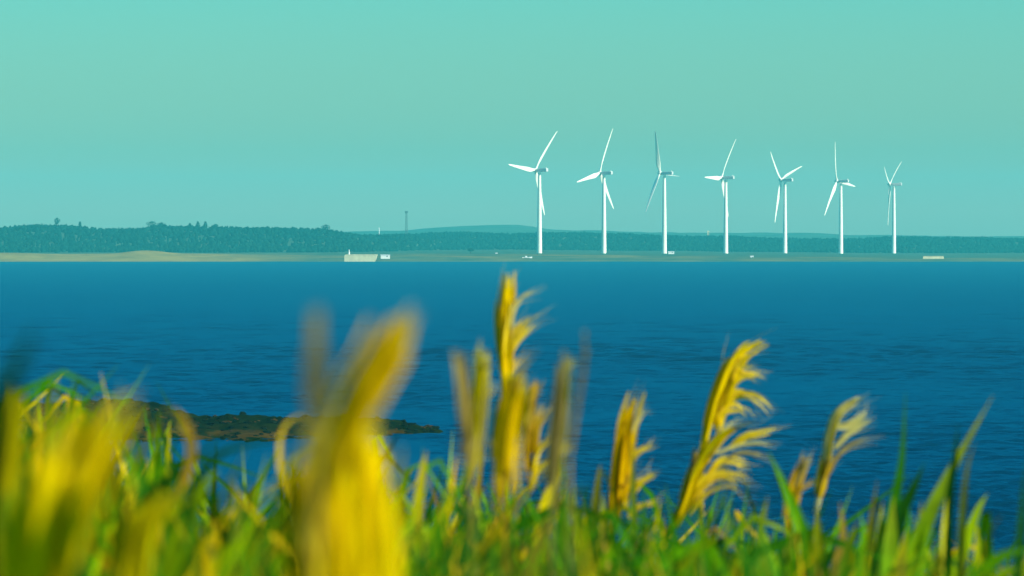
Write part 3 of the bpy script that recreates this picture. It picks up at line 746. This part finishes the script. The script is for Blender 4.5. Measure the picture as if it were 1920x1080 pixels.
clump(13, [([(1690, 1110), (1735, 980), (1790, 870), (1862, 742)], 40, G1), ([(1775, 1080), (1778, 960), (1790, 860), (1797, 795)], 24, G3), ([(1800, 1080), (1806, 960), (1814, 880), (1828, 830)], 16, G2), ([(1768, 1000), (1772, 960), (1776, 930)], 9, (0.6, .55, .02)), ([(1680, 1110), (1720, 1020), (1745, 950)], 30, G4), ([(1670, 1110), (1690, 1040), (1702, 990)], 30, YG)],
      'long bright green leaf slanting up right through dark reed leaves, nearest the right edge')
clump(15, [([(1775, 1110), (1800, 1040), (1830, 960), (1852, 925)], 40, LIME), ([(1750, 1110), (1765, 1050), (1785, 990)], 40, G3), ([(1830, 1110), (1838, 1030), (1830, 980)], 40, YG), ([(1850, 960), (1840, 1000), (1845, 1060)], 16, G0)], 'broad yellowish reed leaves at the bottom right with browned tips')
clump(11, [([(1820, 1090), (1870, 1050), (1900, 1035), (1940, 1030)], 26, G1), ([(1905, 1090), (1912, 1010), (1918, 930), (1924, 860)], 22, G3), ([(1850, 1030), (1862, 990), (1880, 965)], 9, G3), ([(1900, 1110), (1925, 1060), (1940, 1000)], 30, G4), ([(1860, 1100), (1880, 1075), (1910, 1065)], 26, LIME)], 'dark upright blade and flat-lying leaf at the right edge of the photo')
clump(14, [([(1530, 1090), (1500, 990), (1470, 910), (1440, 845)], 34, G1), ([(1540, 1090), (1535, 1010), (1532, 950)], 30, LIME), ([(1430, 1090), (1425, 1000), (1440, 930)], 30, G0), ([(1560, 1100), (1580, 1010), (1575, 940)], 24, DRY[0]), ([(1500, 1090), (1512, 1020), (1500, 960)], 28, G0), ([(1600, 1100), (1590, 1040), (1605, 990)], 40, YG), ([(1460, 1100), (1475, 1040), (1490, 1000)], 34, DRY[1])],
      'bright green leaf leaning left among reeds below the short brown plume')
clump(16, [([(1108, 1080), (1112, 990), (1122, 900), (1126, 870)], 26, G3), ([(1130, 1080), (1132, 990), (1130, 925)], 30, YG), ([(1185, 1080), (1188, 980), (1186, 880), (1180, 820)], 18, G2), ([(1090, 1080), (1080, 980), (1062, 900)], 34, G3), ([(1100, 1080), (1096, 1010), (1100, 950)], 22, OLIVE)], 'dark reed leaves at the foot of the orange-brown plume')
clump(15, [([(1010, 1000), (1030, 930), (1050, 880), (1052, 850)], 26, GOLD), ([(1020, 1090), (1020, 1010), (1035, 940), (1048, 880)], 30, YG), ([(1000, 1090), (1005, 990), (985, 920)], 28, G1), ([(1040, 1090), (1050, 1000), (1058, 930)], 30, G0), ([(915, 1090), (917, 1020), (918, 960)], 18, GOLD), ([(940, 1090), (952, 1000), (970, 920)], 34, G1), ([(880, 1090), (890, 1000), (885, 930)], 36, G1), ([(965, 1090), (970, 1020), (972, 950)], 18, OCHRE)], 'mixed green and yellow leaves at the foot of the central plume cluster')
clump(13, [([(760, 1080), (780, 960), (792, 880), (800, 845)], 30, OLIVE), ([(820, 1080), (838, 970), (850, 890), (858, 850)], 20, ORNG), ([(780, 1080), (820, 980), (845, 900)], 26, G0), ([(740, 1080), (755, 980), (750, 900)], 30, G2), ([(850, 1080), (830, 1000), (835, 930)], 36, G0)], 'green and rusty leaves right of the broad blurred golden plumes')
clump(9, [([(300, 1100), (340, 1000), (385, 910), (410, 880)], 34, LIME), ([(340, 1060), (300, 960), (268, 900), (262, 860)], 30, G0), ([(385, 1090), (430, 1030), (500, 1010), (560, 1000)], 22, LIME), ([(360, 920), (400, 860), (460, 835), (545, 822)], 16, G3), ([(250, 960), (300, 910), (370, 860), (420, 810)], 22, G3), ([(420, 1090), (440, 1010), (445, 940), (432, 890)], 34, G2), ([(500, 1090), (480, 990), (470, 920)], 40, G0), ([(465, 1090), (500, 980), (530, 900)], 24, G2)],
      'blurred green leaves crossing in front of the calm water behind the rock spit')
clump(7, [([(100, 1050), (92, 930), (95, 800), (102, 700)], 26, YG), ([(160, 1000), (190, 900), (215, 800), (226, 715)], 24, (0.3, .36, .01)), ([(10, 980), (25, 880), (35, 790), (18, 700)], 30, YG), ([(130, 1040), (170, 920), (230, 800), (262, 760)], 36, YG), ([(0, 760), (20, 715), (45, 660), (70, 610)], 22, G3, -3.4), ([(250, 1090), (235, 1000), (225, 900)], 34, G3), ([(10, 1000), (30, 900), (20, 820)], 34, LIME)],
      'blurred yellow-green leaves fanning up at the left edge of the photo')
clump(9.5, [([(545, 960), (525, 880), (528, 810), (560, 780), (590, 800)], 14, OCHRE), ([(560, 980), (540, 900), (560, 850), (620, 830)], 14, OLIVE)], 'thin hooked ochre leaves looped in front of the rock spit')

# ------------------------------------------------------------------ haze
hz = MB(); x0, x1, y0, y1, z0, z1 = -9300, 9300, -600, 12700, -4.2, 122
hz.add([(x0, y0, z0), (x1, y0, z0), (x1, y1, z0), (x0, y1, z0), (x0, y0, z1), (x1, y0, z1), (x1, y1, z1), (x0, y1, z1)],
       [(0, 3, 2, 1), (4, 5, 6, 7), (0, 1, 5, 4), (1, 2, 6, 5), (2, 3, 7, 6), (3, 0, 4, 7)])
m = bpy.data.materials.new('haze_air'); m.use_nodes = True; t = m.node_tree
t.nodes.remove(t.nodes['Principled BSDF'])
pv = N(t, 'ShaderNodeVolumePrincipled'); pv.inputs['Density'].default_value = 7.0e-5
pv.inputs['Color'].default_value = (0.075, 0.80, 0.89, 1); pv.inputs['Anisotropy'].default_value = 0.0
t.links.new(pv.outputs[0], t.nodes['Material Output'].inputs['Volume'])
ho = hz.build('haze', m, smooth=False); tag(ho, kind='stuff', label='pale blue-green haze over the sea and far shore', cat='haze')
